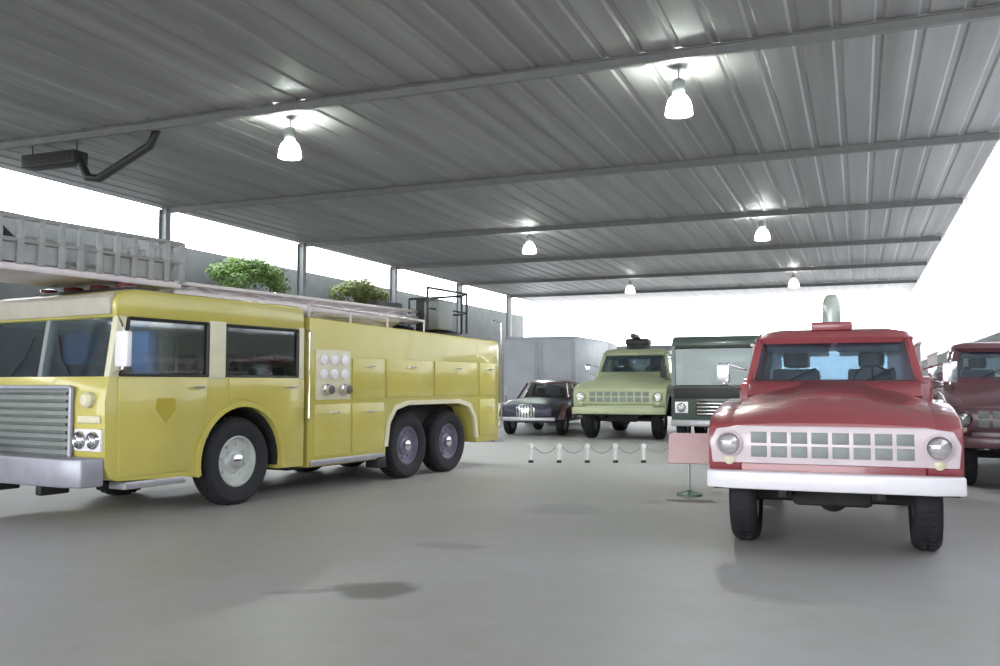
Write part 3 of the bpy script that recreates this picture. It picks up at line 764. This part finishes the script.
# ------------------------------------------------------------------ hall
L0, L1, D0, D1, H = -23.9, 3.55, -14.0, 72.0, 8.0
def struct(o): o['kind'] = 'structure'; return o
struct(MB().box(L0-8, L1+.6, D0-10, D1+4, -.2, 0).build('floor', 'floor', smooth=False))
# ceiling: corrugated deck, ribs running down the hall
pts = []; x = L0
while x < L1-.3:
    pts += [(x, H), (x+.52, H), (x+.57, H+.035), (x+.67, H+.035)]; x += .72
x = L1+.45
prof = pts + [(x, H), (x, H+.25), (L0, H+.25)]
struct(MB().prism(prof, D0, D1, 'y').build('ceiling', 'ceiling', smooth=False))
k = 0
for D in [-9.2 + 8.8*i for i in range(9)]:
    if D > D1: break
    m = MB()
    m.box(L0+.1, L1-.05, D-.07, D+.07, H-.04, H-.02).box(L0+.1, L1-.05, D-.015, D+.015, H-.20, H-.03).box(L0+.1, L1-.05, D-.07, D+.07, H-.22, H-.20)
    m.build('beam', 'beam', smooth=False)['kind'] = 'structure'
    for side, xx in (('l', L0+.25), ('r', L1+.42)):
        m = MB()
        m.box(xx-.16, xx+.16, D-.012, D+.012, 0, H-.06).box(xx-.17, xx-.15, D-.13, D+.13, 0, H-.06).box(xx+.15, xx+.17, D-.13, D+.13, 0, H-.06).box(xx-.22, xx+.22, D-.2, D+.2, 0, .04)
        m.build('column', 'column', smooth=False)['kind'] = 'structure'
# black unit heater and its flue under the roof
ht = thing('unit_heater', 'black unit heater with slanting flue hung under the roof above the ladder basket', 'heater', (-20.0, 17.8, 7.5))
MB().box(-.95, .95, -.25, .25, -.16, .18, .03).build('housing', 'black', ht)
for k in range(5): MB().box(-.85, .85, -.29, -.25, -.12+.055*k, -.09+.055*k, .004).build('louvre', 'dark', ht)
for x in (-.8, .8): MB().tube([(x, 0, .17), (x, 0, .50)], .015, 6).build('hanger', 'black', ht)
MB().tube([(.9, 0, -.05), (1.2, 0, -.55), (1.6, 0, -.62), (3.3, 0, .10), (3.5, 0, .48)], .11, 12).build('flue', 'black', ht)
# left: boundary wall beyond the open side
struct(MB().box(L0-2.9, L0-2.6, D0, D1, 0, 7.3).build('wall_left', 'wall', smooth=False))
# right: grey sheet wall, fibreglass panels above
pr = []; y = D0; n = 0
zz = []
while y < D1:
    zz += [(L1+.05, y), (L1+.05, y+.16), (L1+.10, y+.20), (L1+.10, y+.36)]; y += .40
back = [(L1+.13, y), (L1+.13, D0)]
struct(MB().box(L1+.03, L1+.16, D0, D1, 0, 2.9).build('wall_right', 'wall_low', smooth=False))
b = bmesh.new()
lo = [b.verts.new((p[0], p[1], 2.9)) for p in zz]; hi = [b.verts.new((p[0], p[1], H)) for p in zz]
for i in range(len(zz)-1): b.faces.new((lo[i], lo[i+1], hi[i+1], hi[i]))
mm = MB(); mm._merge(b)
struct(mm.build('window_1', 'panel', smooth=False))
# far end: low wall, open above
struct(MB().box(L0, L1, D1-.2, D1, 0, 4.6).build('wall_back', 'wall_low', smooth=False))

# ------------------------------------------------------------------ trees outside the open left side
def tree(label, x, y, h0, h1, r, lm, seed):
    random.seed(seed)
    t = thing('tree', label, 'tree', (x, y, 0))
    m = MB()
    for (dx, dy) in ((0, 0), (.35, .3), (-.2, .4), (.1, -.5)):
        m.tube([(0, 0, 0), (dx*.3, dy*.6, h0*.6), (dx, dy*2, (h0+h1)/2)], .07, 8)
    m.build('trunk', 'bark', t)
    b = bmesh.new()
    lobes = [(random.uniform(-.45, .45), r*.85*(2*i/25-1), h1-.55-.55*(2*i/25-1)**2-(h1-h0-1.6)*random.random()**1.8*(i % 3 > 0), random.uniform(.45, .7)) for i in range(26)]
    for i in range(8000):
        lx, ly, lz, lr = random.choice(lobes)
        d = Vector((random.gauss(0, 1), random.gauss(0, 1), random.gauss(0, 1))).normalized()*lr*random.uniform(.55, 1.05)
        c = Vector((lx, ly, lz)) + Vector((d.x, d.y*1.25, d.z*.8))
        n = (d.normalized() + Vector((random.uniform(-.6, .6), random.uniform(-.6, .6), random.uniform(-.3, .8)))).normalized()
        u = n.orthogonal().normalized(); v = n.cross(u); s = random.uniform(.05, .10)
        q = [b.verts.new(c + u*s*a + v*s*bb) for a, bb in ((-1, 0), (0, -.5), (1, 0), (0, .5))]
        b.faces.new(q)
    mm = MB(); mm._merge(b); mm.build('foliage', lm, t, smooth=False)
tree('bright green tree beyond the open side, above the yellow truck cab', L0-1.3, 33.3, 3.6, 7.35, 2.3, 'leaf', 3)
tree('olive green tree beyond the open side, above the yellow truck body', L0-1.3, 42.8, 3.2, 7.4, 2.4, 'leaf_olive', 7)

# ------------------------------------------------------------------ high-bay lamps
def lamp():
    t = thing('high_bay_lamp', 'x', 'lamp', (0, 0, 0), 0, 'high-bay lamps under the ceiling')
    MB().tube([(0, 0, .52), (0, 0, .80)], .02, 8).lathe([(.08, .78), (.08, .80), (.001, .80)], n=16).build('rod', 'grey', t)
    MB().lathe([(.001, .24), (.11, .24), (.13, .28), (.13, .48), (.09, .53), (.001, .53)], n=24).build('ballast_housing', 'grey', t)
    MB().shell([(.13, .20), (.21, .10), (.26, -.06), (.275, -.20)], (0, 0, 0), n=28).build('refractor', 'refractor', t)
    MB().sphere((0, 0, .02), .115, (1, 1, 1.5)).build('bulb', 'bulb', t)
    return t
lampdefs = []
lab = {(0, 0): 'lit high-bay lamp nearest over the yellow ladder truck', (0, 1): 'lit high-bay lamp second down the row over the yellow truck', (0, 2): 'lit high-bay lamp at the far end of the row over the yellow truck',
       (1, 0): 'lit high-bay lamp with the largest glow, high before the red engine', (1, 1): 'lit high-bay lamp second down the row over the red engine', (1, 2): 'lit high-bay lamp at the far end of the row over the red engine'}
base = lamp(); first = True
for i, l in enumerate((-12.75, -3.3)):
    for j, d in enumerate((18.2, 35.4, 53.4)):
        o = base if first else copy_tree(base); first = False
        o.location = (l, d, 7.2); o['label'] = lab[(i, j)]

# ------------------------------------------------------------------ world, camera, view
w = bpy.data.worlds.new('World'); SC.world = w; w.use_nodes = True
nt = w.node_tree; bg = nt.nodes['Background']
tc = nt.nodes.new('ShaderNodeTexCoord'); sx = nt.nodes.new('ShaderNodeSeparateXYZ'); rp = nt.nodes.new('ShaderNodeValToRGB')
nt.links.new(tc.outputs['Generated'], sx.inputs['Vector']); nt.links.new(sx.outputs['Z'], rp.inputs['Fac'])
rp.color_ramp.elements[0].color = (0.95, 0.97, 1.0, 1); rp.color_ramp.elements[1].color = (0.80, 0.90, 1.0, 1)
nt.links.new(rp.outputs['Color'], bg.inputs['Color']); bg.inputs['Strength'].default_value = 6.2

cam = bpy.data.cameras.new('camera'); co = bpy.data.objects.new('camera', cam); COL.objects.link(co)
cam.sensor_width = 36; cam.lens = 900/1000*36; cam.clip_end = 500
co.location = (0, 0, 1.5); co.rotation_euler = (R(90) + math.atan(51/900), 0, R(21.7))
SC.camera = co
vs = SC.view_settings
vs.view_transform = 'Standard'; vs.look = 'None'; vs.gamma = 1; vs.use_curve_mapping = False; vs.exposure = 0.25
